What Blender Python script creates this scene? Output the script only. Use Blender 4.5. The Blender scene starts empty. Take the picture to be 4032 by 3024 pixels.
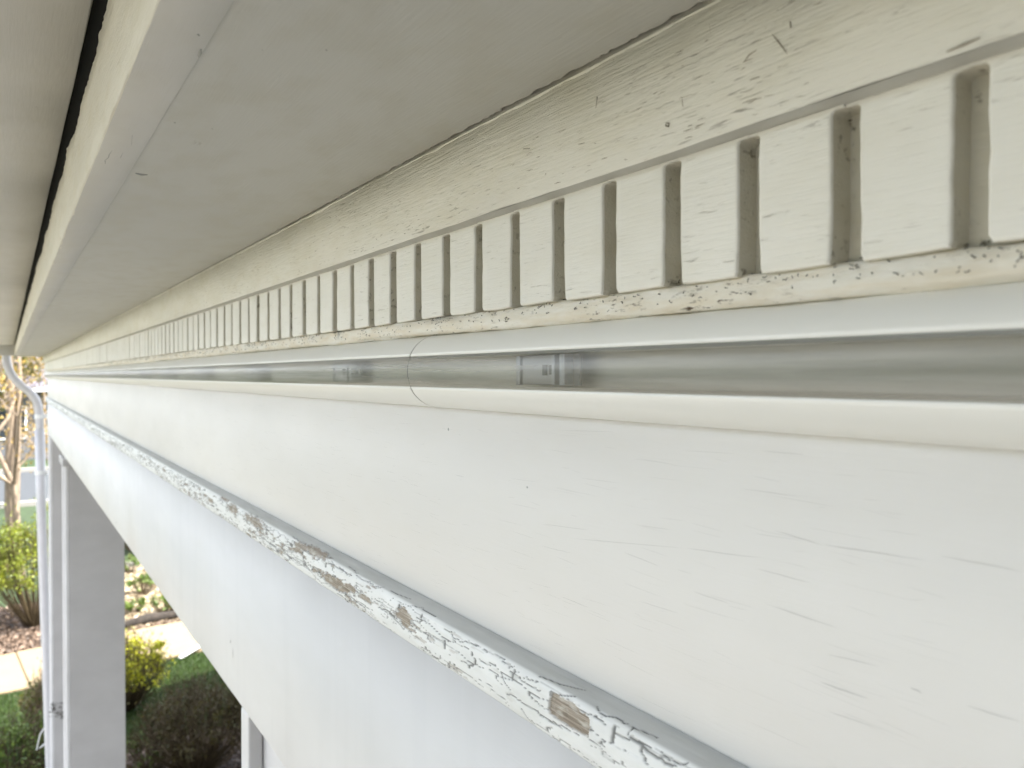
import bpy, bmesh, math, random
import numpy as np
from mathutils import Vector, Matrix, noise as mnoise
random.seed(7)
rng = np.random.default_rng(11)
R = math.radians
S = bpy.context.scene
COL = S.collection

# ------------------------------------------------------------------ camera
CZ = 3.60                      # the camera is held 3.6 m above the lawn
AZ, PITCH, FPX = R(33.1), R(0.64), 3050.0
cam_d = bpy.data.cameras.new("camera")
cam = bpy.data.objects.new("camera", cam_d); COL.objects.link(cam)
cam.location = (0, 0, CZ)
cam.rotation_euler = (R(90) - PITCH, 0, -AZ)
cam_d.sensor_width = 36.0
cam_d.lens = FPX / 4032 * 36
cam_d.clip_start = 0.01; cam_d.clip_end = 3000
cam_d.dof.use_dof = True
cam_d.dof.focus_distance = 0.46
cam_d.dof.aperture_fstop = 15.0
S.camera = cam

# ------------------------------------------------------------------ sky and sun
SUN_AZ = math.atan2(0.35, -0.43)      # towards the sun, measured from +Y to +X
SUN_EL = R(60)
w = bpy.data.worlds.new("World"); S.world = w; w.use_nodes = True
nt = w.node_tree; nt.nodes.clear()
sky = nt.nodes.new("ShaderNodeTexSky"); sky.sky_type = 'NISHITA'; sky.sun_disc = False
sky.sun_elevation = SUN_EL; sky.sun_rotation = SUN_AZ
sky.air_density = 1.0; sky.dust_density = 2.5; sky.ozone_density = 1.0
hs = nt.nodes.new("ShaderNodeHueSaturation"); hs.inputs["Saturation"].default_value = 0.42
bg = nt.nodes.new("ShaderNodeBackground"); bg.inputs[1].default_value = 0.15
wo = nt.nodes.new("ShaderNodeOutputWorld")
nt.links.new(sky.outputs[0], hs.inputs["Color"]); nt.links.new(hs.outputs[0], bg.inputs[0]); nt.links.new(bg.outputs[0], wo.inputs[0])
sd = bpy.data.lights.new("sun", 'SUN'); sd.energy = 2.7; sd.angle = R(0.53); sd.color = (1.0, 0.95, 0.86)
sun = bpy.data.objects.new("sun", sd); COL.objects.link(sun)
sv = Vector((math.sin(SUN_AZ) * math.cos(SUN_EL), math.cos(SUN_AZ) * math.cos(SUN_EL), math.sin(SUN_EL)))
sun.rotation_euler = sv.to_track_quat('Z', 'Y').to_euler()
sun.location = (6, -6, 14)
S.view_settings.view_transform = 'Standard'; S.view_settings.look = 'None'
S.view_settings.gamma = 1.0; S.view_settings.use_curve_mapping = False
S.view_settings.exposure = 2.85
S.cycles.use_denoising = True
S.cycles.max_bounces = 10; S.cycles.diffuse_bounces = 6; S.cycles.glossy_bounces = 4
S.cycles.transparent_max_bounces = 16; S.cycles.transmission_bounces = 6
S.cycles.caustics_reflective = False; S.cycles.caustics_refractive = False

# ------------------------------------------------------------------ helpers
K = 0.8
def P(x, y, z):                 # cornice coordinates (x out of the wall, z from eye level) -> world
    return (x * K, y, z * K + CZ)
def ray(u, v):                  # direction of a pixel of the 4032 x 3024 photograph
    a = (u - 2016) / FPX; b = -(v - 1478) / FPX
    return (math.sin(AZ) + math.cos(AZ) * a, math.cos(AZ) - math.sin(AZ) * a, b)
def ground(u, v, z=0.0):
    d = ray(u, v); s = (z - CZ) / d[2]
    return Vector((d[0] * s, d[1] * s, z))
def at_y(u, v, y):
    d = ray(u, v); s = y / d[1]
    return Vector((d[0] * s, y, CZ + d[2] * s))
def y_on(u, xw):                # where along the wall plane x = xw a column of pixels falls
    d = ray(u, 1478); return xw * d[1] / d[0]

def link(name, me, parent=None, mats=(), **props):
    o = bpy.data.objects.new(name, me); COL.objects.link(o)
    if parent is not None: o.parent = parent
    for m in mats: me.materials.append(m)
    for k, v in props.items(): o[k] = v
    return o
def empty(name, loc, label, category, group=None):
    o = bpy.data.objects.new(name, None); COL.objects.link(o); o.location = loc
    o['label'] = label; o['category'] = category
    if group: o['group'] = group
    o.empty_display_size = 0.1
    return o
def mesh(name, v, f, smooth=False):
    me = bpy.data.meshes.new(name); me.from_pydata([tuple(p) for p in v], [], f); me.update()
    if smooth: me.polygons.foreach_set("use_smooth", [True] * len(me.polygons))
    return me
def local(me, parent):          # world-space mesh data -> the parent's space (parents are unrotated)
    me.transform(Matrix.Translation(-parent.matrix_basis.translation)); return me
def part(name, v, f, parent, mat, smooth=False, **props):
    me = mesh(name, v, f, smooth)
    p = parent; off = Vector((0, 0, 0))
    while p is not None: off += p.location; p = p.parent
    me.transform(Matrix.Translation(-off))
    return link(name, me, parent, [mat] if mat else [], **props)
def box_data(a, b):
    x0, y0, z0 = a; x1, y1, z1 = b
    v = [(x0,y0,z0),(x1,y0,z0),(x1,y1,z0),(x0,y1,z0),(x0,y0,z1),(x1,y0,z1),(x1,y1,z1),(x0,y1,z1)]
    f = [(0,3,2,1),(4,5,6,7),(0,1,5,4),(1,2,6,5),(2,3,7,6),(3,0,4,7)]
    return v, f
def bevel(o, wd, seg=2):
    m = o.modifiers.new("bevel", 'BEVEL'); m.width = wd; m.segments = seg; m.limit_method = 'ANGLE'
    return o
def box(name, a, b, parent, mat, bev=0.0, **props):
    v, f = box_data(a, b); o = part(name, v, f, parent, mat, **props)
    if bev: bevel(o, bev)
    return o
def ysteps(y0, y1, base=0.01, grow=0.35):
    out = [y0]; y = y0
    while y < y1:
        y += base * max(1.0, abs(y) / grow); out.append(min(y, y1))
    return out
def loft(name, prof, ys, parent, mat, wob=0.0, smooth=True, closed=False, seed=0, cap=True, jag=None):
    """sweep a profile [(x,z)...] (cornice units) along the wall; wob = hand-made unevenness in metres"""
    n = len(prof); v = []; f = []
    for i, y in enumerate(ys):
        for j, (x, z) in enumerate(prof):
            q = Vector(P(x, y, z))
            if wob:
                q.x += wob * mnoise.noise(Vector((y * 9, j * 3.1 + seed, 0.3))) + wob * .5 * mnoise.noise(Vector((y * 60, j * 5.1 + seed, 1.3)))
                q.z += wob * mnoise.noise(Vector((y * 8, j * 2.3 + seed, 7.3))) + wob * .5 * mnoise.noise(Vector((y * 55, j * 4.3 + seed, 9.3)))
            if jag and j in jag:
                a = jag[j]
                q.x += a * (mnoise.noise(Vector((y * 12, seed + 3.0, 0))) + .5 * mnoise.noise(Vector((y * 150, seed + 8.0, 0))) + .6 * mnoise.noise(Vector((y * 420, seed + 5.0, 0))))
                q.z += .6 * a * (mnoise.noise(Vector((y * 50, seed + 13.0, 0))) + .8 * mnoise.noise(Vector((y * 170, seed + 18.0, 0))))
            v.append(q)
    m = n if closed else n - 1
    for i in range(len(ys) - 1):
        for j in range(m):
            a = i * n + j; b = i * n + (j + 1) % n
            f.append((a, b, b + n, a + n))
    if closed and cap:
        f.append(tuple(range(n))); f.append(tuple(reversed([(len(ys) - 1) * n + j for j in range(n)])))
    return part(name, v, f, parent, mat, smooth)
def tube(pts, rad, sides=6, v=None, f=None, cap=True):
    v = [] if v is None else v; f = [] if f is None else f
    pts = [Vector(p) for p in pts]; base = len(v)
    rads = rad if isinstance(rad, (list, tuple)) else [rad] * len(pts)
    up = None
    for i, p in enumerate(pts):
        t = (pts[min(i + 1, len(pts) - 1)] - pts[max(i - 1, 0)])
        if t.length < 1e-9: t = Vector((0, 0, 1))
        t.normalize()
        if up is None:
            up = Vector((0, 0, 1)) if abs(t.z) < .9 else Vector((1, 0, 0))
        s = t.cross(up).normalized(); up = s.cross(t).normalized()
        for k in range(sides):
            a = 2 * math.pi * k / sides
            v.append(p + rads[i] * (math.cos(a) * s + math.sin(a) * up))
    for i in range(len(pts) - 1):
        for k in range(sides):
            a = base + i * sides + k; b = base + i * sides + (k + 1) % sides
            f.append((a, b, b + sides, a + sides))
    if cap and sides > 2:
        f.append(tuple(base + k for k in reversed(range(sides))))
        f.append(tuple(base + (len(pts) - 1) * sides + k for k in range(sides)))
    return v, f

# ------------------------------------------------------------------ materials
def newmat(name):
    m = bpy.data.materials.new(name); m.use_nodes = True
    nt = m.node_tree; b = nt.nodes["Principled BSDF"]
    return m, nt, b
def N(nt, typ, **kw):
    n = nt.nodes.new(typ)
    for k, v in kw.items(): setattr(n, k, v)
    return n
def noise_n(nt, scale3, detail=3.0, rough=0.55, off=(0, 0, 0)):
    g = N(nt, "ShaderNodeNewGeometry")
    mp = N(nt, "ShaderNodeMapping"); mp.inputs["Scale"].default_value = scale3; mp.inputs["Location"].default_value = off
    nt.links.new(g.outputs["Position"], mp.inputs["Vector"])
    n = N(nt, "ShaderNodeTexNoise"); n.inputs["Scale"].default_value = 1.0
    n.inputs["Detail"].default_value = detail; n.inputs["Roughness"].default_value = rough
    nt.links.new(mp.outputs[0], n.inputs["Vector"])
    return n.outputs["Fac"]
def ramp(nt, fac, lo, hi):
    r = N(nt, "ShaderNodeMapRange"); r.inputs["From Min"].default_value = lo; r.inputs["From Max"].default_value = hi
    r.clamp = True
    nt.links.new(fac, r.inputs["Value"]); return r.outputs[0]
def mul(nt, a, b):
    m = N(nt, "ShaderNodeMath", operation='MULTIPLY')
    for i, x in enumerate((a, b)):
        if isinstance(x, (int, float)): m.inputs[i].default_value = x
        else: nt.links.new(x, m.inputs[i])
    return m.outputs[0]
def mix(nt, fac, a, b):
    m = N(nt, "ShaderNodeMix", data_type='RGBA')
    if isinstance(fac, (int, float)): m.inputs["Factor"].default_value = fac
    else: nt.links.new(fac, m.inputs["Factor"])
    for s, x in (("A", a), ("B", b)):
        i = [q for q in m.inputs if q.name == s and q.type == 'RGBA'][0]
        if isinstance(x, tuple): i.default_value = (*x, 1)
        else: nt.links.new(x, i)
    return [q for q in m.outputs if q.type == 'RGBA'][0]
def bump(nt, b, h, strength, dist):
    n = N(nt, "ShaderNodeBump"); n.inputs["Strength"].default_value = strength; n.inputs["Distance"].default_value = dist
    nt.links.new(h, n.inputs["Height"]); nt.links.new(n.outputs[0], b.inputs["Normal"]); return n

def paint(name, base, dash=0.5, dash_lo=.66, dash_hi=.78, bumpd=.0006, rough=.5, dirt=(.16, .14, .1), patch=.35, spec=.35, along=(55, 700), runs=0):
    """old brushed paint: slightly uneven tone, brush ridges along the board, broken dark checks in the grain"""
    m, nt, b = newmat(name)
    big = noise_n(nt, (6, 2.5, 9), 3)
    mid = noise_n(nt, (40, 22, 60), 4)
    ridge = noise_n(nt, (640, 36, 640), 5, .65)
    dashn = noise_n(nt, (along[1], along[0], along[1]), 4, .6, (3, 1, 2))
    dens = noise_n(nt, (26, 9, 34), 3, .6, (9, 4, 1))
    col = mix(nt, ramp(nt, big, .3, .7), base, tuple(c * .9 for c in base))
    col = mix(nt, mul(nt, ramp(nt, mid, .45, .75), patch), col, tuple(c * k for c, k in zip(base, (.86, .84, .78))))
    df = mul(nt, mul(nt, ramp(nt, dashn, dash_lo, dash_hi), ramp(nt, dens, .42, .66)), dash)
    col = mix(nt, df, col, dirt)
    if runs:
        rn = noise_n(nt, (30, 26, 2.2), 3, .6, (5, 5, 5))
        col = mix(nt, mul(nt, ramp(nt, rn, .5, .72), runs), col, (.50, .50, .49))
    nt.links.new(col, b.inputs["Base Color"])
    add = N(nt, "ShaderNodeMath", operation='SUBTRACT')
    nt.links.new(mul(nt, ridge, .6), add.inputs[0]); nt.links.new(mul(nt, df, 1.2), add.inputs[1])
    add2 = N(nt, "ShaderNodeMath", operation='ADD'); nt.links.new(add.outputs[0], add2.inputs[0]); nt.links.new(mul(nt, mid, 1.0), add2.inputs[1])
    bump(nt, b, add2.outputs[0], .8, bumpd)
    b.inputs["Roughness"].default_value = rough; b.inputs["Specular IOR Level"].default_value = spec
    return m
M = {}
M['frieze'] = paint('white_board_paint', (.79, .775, .76), dash=.12, dash_lo=.70, dash_hi=.8, bumpd=.00022, patch=.12, along=(14, 620))
M['beam'] = paint('white_lower_board_paint', (.70, .69, .68), dash=.10, dash_lo=.72, dash_hi=.84, bumpd=.0002, patch=.12, along=(10, 420), runs=.14)
M['cream'] = paint('cream_trim_paint', (.84, .825, .765), dash=.55, dash_lo=.62, dash_hi=.74, bumpd=.0015, patch=.7, rough=.6, along=(75, 950), dirt=(.24, .21, .16))
M['dentil'] = paint('cream_dentil_paint', (.87, .86, .82), dash=.7, dash_lo=.62, dash_hi=.76, bumpd=.0009, patch=.35, rough=.6, along=(75, 950), dirt=(.26, .24, .19))
M['slot'] = paint('shaded_grimy_groove_paint', (.66, .635, .56), dash=.9, dash_lo=.58, dash_hi=.68, bumpd=.001, patch=.7, rough=.7, along=(260, 300))  # grime marks, plus the shade of the grooves darkened into the base colour
M['eave'] = paint('eave_paint', (.72, .70, .66), dash=.35, dash_lo=.70, dash_hi=.8, bumpd=.0003, patch=.3, rough=.6, along=(30, 260))
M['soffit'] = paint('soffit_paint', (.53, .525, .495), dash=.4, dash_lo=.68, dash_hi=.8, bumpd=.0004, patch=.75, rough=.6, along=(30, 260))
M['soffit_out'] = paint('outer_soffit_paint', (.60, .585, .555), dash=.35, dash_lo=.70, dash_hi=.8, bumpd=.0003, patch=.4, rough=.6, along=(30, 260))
M['fascia'] = paint('rough_fascia_paint', (.80, .77, .69), dash=.35, dash_lo=.62, dash_hi=.75, bumpd=.0022, patch=.7, rough=.6, along=(16, 260))
M['column_out'] = paint('column_lit_side_paint', (.68, .67, .67), dash=.1, dash_lo=.7, dash_hi=.8, bumpd=.0003, patch=.1)  # same column paint, lightened for the sky-lit outward faces
M['column'] = paint('column_shaded_face_paint', (.50, .485, .48), dash=.1, dash_lo=.7, dash_hi=.8, bumpd=.0003, patch=.1)  # same column paint, darkened to carry the shade on the other faces
M['ledge'] = paint('grey_ledge_paint', (.60, .61, .60), dash=.3, dash_lo=.58, dash_hi=.8, bumpd=.0005, patch=.5, along=(30, 500))

def dirty_fillet():
    m, nt, b = newmat('dirty_fillet_paint')
    n1 = noise_n(nt, (500, 130, 500), 5, .7); dens = noise_n(nt, (60, 22, 60), 3, .6)
    warm = noise_n(nt, (120, 40, 200), 3)
    col = mix(nt, ramp(nt, warm, .35, .7), (.82, .80, .745), (.74, .68, .57))
    f = mul(nt, ramp(nt, n1, .56, .66), ramp(nt, dens, .46, .6))
    col = mix(nt, f, col, (.07, .045, .02))
    nt.links.new(col, b.inputs["Base Color"]); b.inputs["Roughness"].default_value = .75
    bump(nt, b, n1, .7, .0012); return m
M['fillet'] = dirty_fillet()

def bead_mat():
    m, nt, b = newmat('peeling_bead_paint')
    at = N(nt, "ShaderNodeAttribute"); at.attribute_name = "wear_shade"
    sep = N(nt, "ShaderNodeSeparateColor"); nt.links.new(at.outputs["Color"], sep.inputs[0])
    g = noise_n(nt, (1100, 16, 1100), 4, .7); g2 = noise_n(nt, (300, 90, 300), 4)
    wood = mix(nt, ramp(nt, g, .35, .65), (.44, .385, .325), (.17, .135, .10))
    wood = mix(nt, mul(nt, ramp(nt, g2, .5, .72), .7), wood, (.62, .60, .55))
    p2 = noise_n(nt, (60, 30, 90), 4)
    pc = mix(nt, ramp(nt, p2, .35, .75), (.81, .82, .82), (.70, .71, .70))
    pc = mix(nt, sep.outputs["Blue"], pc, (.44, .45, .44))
    c = mix(nt, sep.outputs["Red"], pc, wood)
    c = mix(nt, sep.outputs["Green"], c, (.035, .036, .035))
    nt.links.new(c, b.inputs["Base Color"]); b.inputs["Roughness"].default_value = .6
    bump(nt, b, noise_n(nt, (500, 60, 500), 4), .5, .0005)
    return m
M['bead'] = bead_mat()

def plain(name, col, rough=.5, metallic=0.0, var=0.0, scale=(20, 20, 20), bumpd=0.0, spec=.5):
    m, nt, b = newmat(name)
    if var:
        n = noise_n(nt, scale, 4)
        nt.links.new(mix(nt, ramp(nt, n, .3, .7), tuple(c * (1 - var) for c in col), tuple(min(1, c * (1 + var)) for c in col)), b.inputs["Base Color"])
        if bumpd: bump(nt, b, n, .7, bumpd)
    else: b.inputs["Base Color"].default_value = (*col, 1)
    b.inputs["Roughness"].default_value = rough; b.inputs["Metallic"].default_value = metallic
    b.inputs["Specular IOR Level"].default_value = spec
    return m
M['plastic'] = plain('glossy_white_plastic', (.86, .86, .845), .34, var=.03, scale=(30, 4, 30))
M['channel'] = plain('channel_lining', (.68, .66, .60), .7, var=.22, scale=(60, 9, 160))
M['rim'] = plain('lens_rim_grey', (.50, .50, .49), .4)
M['chip'] = plain('module_dark_chip', (.03, .03, .035), .4)
M['silver'] = plain('module_silver', (.55, .57, .62), .28, metallic=.6, var=.2, scale=(60, 600, 60))
M['modwhite'] = plain('module_white', (.50, .51, .54), .35)
M['modgrey'] = plain('module_grey', (.28, .28, .28), .45)
M['hair'] = plain('crack_shadow_dirt', (.38, .38, .37), .9)
M['scuff'] = plain('scuffed_grey_marks', (.34, .31, .26), .9)
M['web'] = plain('dust_and_web', (.07, .065, .055), .95)
M['dark'] = plain('dark_cavity', (.03, .03, .028), .9)
M['pipe'] = plain('white_pipe_paint', (.54, .53, .54), .35, var=.04)
M['void'] = plain('raw_board', (.18, .15, .12), .9, var=.3)
def lens_mat():
    m, nt, b = newmat('clear_lens'); nt.nodes.remove(b)
    out = nt.nodes["Material Output"]
    tr = N(nt, "ShaderNodeBsdfTransparent"); tr.inputs[0].default_value = (.88, .88, .86, 1)
    gl = N(nt, "ShaderNodeBsdfGlossy"); gl.inputs["Roughness"].default_value = .28; gl.inputs["Color"].default_value = (.8,.8,.8,1)
    df = N(nt, "ShaderNodeBsdfDiffuse"); nt.links.new(mix(nt, ramp(nt, noise_n(nt, (90, 5, 260), 4, .6), .38, .62), (.34, .33, .28), (.74, .73, .70)), df.inputs[0])
    fr = N(nt, "ShaderNodeFresnel"); fr.inputs[0].default_value = 1.5
    a = N(nt, "ShaderNodeMixShader"); a.inputs[0].default_value = .24
    nt.links.new(tr.outputs[0], a.inputs[1]); nt.links.new(df.outputs[0], a.inputs[2])
    c = N(nt, "ShaderNodeMixShader")
    mx = N(nt, "ShaderNodeMath", operation='MULTIPLY'); mx.use_clamp = True; mx.inputs[1].default_value = .8
    nt.links.new(fr.outputs[0], mx.inputs[0]); nt.links.new(mx.outputs[0], c.inputs[0])
    nt.links.new(a.outputs[0], c.inputs[1]); nt.links.new(gl.outputs[0], c.inputs[2])
    bp = N(nt, "ShaderNodeBump"); bp.inputs["Strength"].default_value = .25; bp.inputs["Distance"].default_value = .0006
    nt.links.new(noise_n(nt, (300, 12, 300), 3), bp.inputs["Height"]); nt.links.new(bp.outputs[0], gl.inputs["Normal"])
    nt.links.new(c.outputs[0], out.inputs["Surface"]); return m
M['lens'] = lens_mat()
def leafmat(name, c1, c2, tr=.25):
    m, nt, b = newmat(name)
    n = noise_n(nt, (9, 9, 9), 2); 
    oi = N(nt, "ShaderNodeAttribute"); oi.attribute_name = "tint"
    sep = N(nt, "ShaderNodeSeparateColor"); nt.links.new(oi.outputs["Color"], sep.inputs[0])
    nt.links.new(mix(nt, sep.outputs["Red"], c1, c2), b.inputs["Base Color"])
    b.inputs["Roughness"].default_value = .55
    out = nt.nodes["Material Output"]
    tl = N(nt, "ShaderNodeBsdfTranslucent"); nt.links.new(mix(nt, sep.outputs["Red"], c1, c2), tl.inputs[0])
    ms = N(nt, "ShaderNodeMixShader"); ms.inputs[0].default_value = tr
    nt.links.new(b.outputs[0], ms.inputs[1]); nt.links.new(tl.outputs[0], ms.inputs[2]); nt.links.new(ms.outputs[0], out.inputs["Surface"])
    return m
M['leaf_yellow'] = leafmat('young_yellow_green_leaves', (.07, .10, .008), (.22, .25, .015), .35)
M['leaf_bright'] = leafmat('bright_yellow_tips', (.12, .13, .006), (.52, .52, .02), .35)
M['leaf_olive'] = leafmat('olive_leaves', (.05, .055, .008), (.14, .135, .02))
M['leaf_green'] = leafmat('green_leaves', (.035, .07, .01), (.13, .19, .025))
M['leaf_dark'] = leafmat('dark_leaves', (.030, .028, .004), (.085, .070, .010))
M['leaf_gold'] = leafmat('golden_budding_leaves', (.16, .10, .015), (.34, .23, .05), .35)
M['grassblade'] = leafmat('grass_blades', (.011, .026, .003), (.045, .085, .006))
M['chips'] = leafmat('mulch_chips', (.04, .025, .016), (.20, .14, .10), 0.0)
M['dry'] = leafmat('dry_leaf_litter', (.16, .12, .07), (.42, .35, .24), .1)
M['twig'] = plain('brown_twigs', (.052, .035, .013), .8, var=.3)
M['twig_red'] = plain('pale_twigs', (.15, .10, .07), .8, var=.3)
M['bark'] = plain('pale_tan_bark', (.20, .155, .11), .85, var=.45, scale=(30, 30, 6), bumpd=.01)
M['bark_dark'] = plain('grey_brown_bark', (.17, .13, .10), .9, var=.35, scale=(20, 20, 5), bumpd=.01)
M['concrete'] = plain('pale_concrete', (.19, .145, .085), .85, var=.06, scale=(7, 7, 7), bumpd=.002)
M['joint'] = plain('joint_dirt', (.12, .10, .07), .95)
M['lawn'] = plain('lawn_soil_and_grass', (.016, .032, .005), .95, var=.35, scale=(5, 5, 5), bumpd=.02)
M['mulch'] = plain('brown_mulch', (.06, .042, .03), .95, var=.5, scale=(25, 25, 25), bumpd=.03)
M['gravel'] = plain('pale_dry_bed', (.24, .195, .13), .95, var=.35, scale=(8, 8, 8), bumpd=.03)
M['asphalt'] = plain('asphalt', (.030, .034, .038), .85, var=.15, scale=(9, 9, 9))
M['bounce'] = plain('bounce_paving_concrete', (.236, .214, .178), .9, var=.12, scale=(1.5, 1.5, 1.5))
M['kerb'] = plain('kerb_concrete', (.17, .165, .15), .85, var=.1)
M['roofing'] = plain('slate_grey_shingles', (.085, .08, .10), .9, var=.3, scale=(5, 60, 60))
M['siding'] = plain('dark_siding', (.07, .075, .085), .8, var=.2, scale=(4, 4, 40))
M['window'] = plain('dark_window_glass', (.02, .025, .03), .08)
M['white'] = plain('white_trim', (.75, .75, .73), .5)
M['shadow_line'] = plain('shadow_line_black', (.022, .017, .013), .95, var=.4, scale=(18, 18, 18), bumpd=.03)
M['wallpaint'] = plain('pale_house_siding', (.62, .61, .57), .7, var=.05)
M['sky_block_paint'] = plain('sky_blocker_grey', (.30, .29, .27), .8, var=.08)
M['deck'] = plain('grey_deck_boards', (.34, .33, .32), .7, var=.1, scale=(3, 30, 30))
M['skirt'] = plain('porch_roof_shingles', (.16, .155, .15), .9, var=.25, scale=(40, 40, 40))

# ------------------------------------------------------------------ the setting: ground, path, road
def sheet(name, pts, z, mat, **pr):
    v = [(x, y, z) for x, y in pts]
    return part(name, v, [tuple(range(len(pts)))], None, mat, kind='structure', **pr)
sheet('lawn', [(-900, -900), (900, -900), (900, 900), (-900, 900)], 0.0, M['lawn'])
# the concrete path crosses in front of the far end of the porch, turned a few degrees
PA = math.atan2(.09, 1.0); PO = Vector((.20, 10.43, 0))     # a joint corner on the near edge
ex = Vector((math.cos(PA), math.sin(PA), 0)); ey = Vector((-math.sin(PA), math.cos(PA), 0))
PW, PL = 1.40, 1.39
def pth(a, b, z): return PO + ex * a + ey * b + Vector((0, 0, z))
v = [pth(-12, -.01, .012), pth(14, -.01, .012), pth(14, PW + .01, .012), pth(-12, PW + .01, .012)]
path = part('path', v, [(0, 1, 2, 3)], None, M['joint'], kind='structure')
slab_me = None
for i in range(-8, 10):
    g = .006
    dz = random.uniform(-.003, .003)
    if slab_me is None:
        vv, ff = box_data((g, 0, -.09), (PL - g, PW, .035)); slab_me = mesh('slab', vv, ff); slab_me.materials.append(M['concrete'])
    o = bpy.data.objects.new('slab', slab_me); COL.objects.link(o); o.parent = path
    o.location = pth(i * PL, 0, dz); o.rotation_euler = (random.uniform(-.002, .002), 0, PA)
    bevel(o, .006, 1)
sheet('mulch_bed', [tuple(pth(-10, PW + .03, 0).xy), tuple(pth(.95, PW + .03, 0).xy), (1.2, 14.2), (-10, 14.6)], .006, M['mulch'])
sheet('dry_bed', [tuple(pth(.95, PW + .03, 0).xy), tuple(pth(9, PW + .03, 0).xy), (9, 16.0), (1.2, 16.0), (1.2, 14.2)], .007, M['gravel'])
sheet('shrub_bed', [(.2, 6.2), (2.4, 6.2), (2.4, 7.9), (1.7, 8.3), (.9, 8.2), (.2, 7.7)], .005, M['mulch'])
sheet('bounce_paving', [(-14, -30), (-.55, -30), (-.55, 7.2), (-14, 7.2)], .008, M['bounce'])  # unseen paving added to make the light bounced off the ground neutral
sheet('road', [(-200, 25.4), (200, 25.4), (200, 34.0), (-200, 34.0)], .004, M['asphalt'])
box('kerb', (-200, 34.0, -.1), (200, 34.35, .13), None, M['kerb'], kind='structure')
box('near_kerb', (-200, 25.05, -.1), (200, 25.4, .12), None, M['kerb'], kind='structure')
box('bed_edging', (1.3, 16.0, -.05), (9, 16.12, .10), None, M['kerb'], kind='structure')

# ------------------------------------------------------------------ the porch
X_FR, X_BM, X_DN, X_UP = .300, .297, .280, .268
Y0, Y1 = -1.2, 6.42
porch = empty('porch', (.35, 3.0, CZ - .4), "long white wooden porch front with dentil cornice, peeling bead and square columns", 'porch')
ys_f = ysteps(Y0, Y1, .03, .6)
ys_h = ysteps(Y0, .08, .03, .6)[:-1] + ysteps(.08, Y1, .0035, .35)
# frieze board: its lower edge is rounded over the ledge of the bead
loft('frieze_board', [(.306, .02), (X_FR, .018), (X_FR, -.1885), (.3012, -.1908), (.3035, -.192)], ys_h[::3], porch, M['frieze'], wob=.0003)
loft('lower_board', [(.302, -.2300), (X_BM, -.2305), (X_BM + .0003, -.5050), (.2985, -.5072), (.315, -.5080)], ys_h[::2], porch, M['beam'], wob=.0005)
box('beam_core', (.306 * K, Y0, CZ - .506 * K), (.62 * K, Y1 - .002, CZ + .165 * K), porch, M['beam'])
box('beam_end_board', (.3015 * K, Y1 - .001, CZ - .507 * K), (.62 * K, Y1 + .015, CZ + .16 * K), porch, M['beam'])
# crown board above the dentils
loft('crown_underside', [(.292, .1075), (.281, .1078), (.2692, .1080)], ys_h, porch, M['soffit'], wob=.0005)  # same paint as the board; the darker soffit colour carries its underside shade
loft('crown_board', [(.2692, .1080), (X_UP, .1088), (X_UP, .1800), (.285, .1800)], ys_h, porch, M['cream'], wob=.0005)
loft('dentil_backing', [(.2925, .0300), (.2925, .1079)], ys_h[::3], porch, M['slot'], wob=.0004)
loft('fillet', [(.2925, .0455), (.2850, .0450), (.2838, .0435), (.2840, .0362), (.2855, .0335), (.2920, .0325)], ys_h, porch, M['fillet'], wob=.0019)

# each dentil: a block whose top flares over the groove beside it (the grooves are milled with round tops)
PITCHD = .1710 * X_DN * K
GAP = .245 * PITCHD
def dentil_mesh(seed, fine=True):
    rr = random.Random(seed)
    hw = PITCHD / 2; bw = hw - GAP / 2
    zb, zt = .0452 * K, .1079 * K
    rad = GAP * .17
    def side(sgn):
        drift = rr.uniform(-.0005, .0005); ph = rr.uniform(0, 6)
        pts = []
        n = 8 if fine else 2
        for i in range(n):                      # straight flank, worn and over-painted
            t = i / n
            pts.append((sgn * (bw + rr.uniform(-.00028, .00028) + drift * math.sin(2.2 * t + ph)), zb + .002 + t * (zt - rad - .0009 - zb - .002)))
        na = 4 if fine else 2
        for i in range(na + 1):
            a = math.pi / 2 * i / na
            pts.append((sgn * (bw + rad * (1 - math.cos(a))), zt - rad - .0009 + rad * math.sin(a)))
        pts.append((sgn * hw, zt - .0007 + rr.uniform(-.0002, .0002)))
        pts.append((sgn * hw, zt))
        return pts
    rt = side(1); lf = side(-1)
    ring = [(-bw + .001, zb + rr.uniform(-.0004, .0004)), (0, zb + rr.uniform(-.0006, .0006)), (bw - .001, zb + rr.uniform(-.0004, .0004))] + rt + lf[::-1]
    n = len(ring); c = sum(p[0] for p in ring) / n, sum(p[1] for p in ring) / n
    tilt = rr.uniform(-.0003, .0003); e = .0009
    v = []; f = []
    def inset(p, d):
        return (p[0] - math.copysign(min(d, abs(p[0])), p[0]) if abs(p[0]) < hw - 1e-6 else p[0],
                p[1] + (d if p[1] < zb + .0015 else 0) - (0 if p[1] < zt - 1e-4 else 0))
    for k, (dx, ins) in enumerate(((X_DN * K + .0123, 0), (X_DN * K + .0012, 0), (X_DN * K + .0003, e * .4), (X_DN * K, e * 1.2))):
        for p in ring:
            q = inset(p, ins)
            v.append((dx + tilt * q[0] / hw, q[0], q[1]))
    for k in range(3):
        for i in range(n):
            a = k * n + i; b = k * n + (i + 1) % n
            f.append((a, a + n, b + n, b))
    f.append(tuple(3 * n + i for i in range(n)))
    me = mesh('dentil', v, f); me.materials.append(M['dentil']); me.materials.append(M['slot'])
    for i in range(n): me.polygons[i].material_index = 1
    bm = bmesh.new(); bm.from_mesh(me); bmesh.ops.recalc_face_normals(bm, faces=bm.faces); bm.to_mesh(me); bm.free()
    return me
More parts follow.
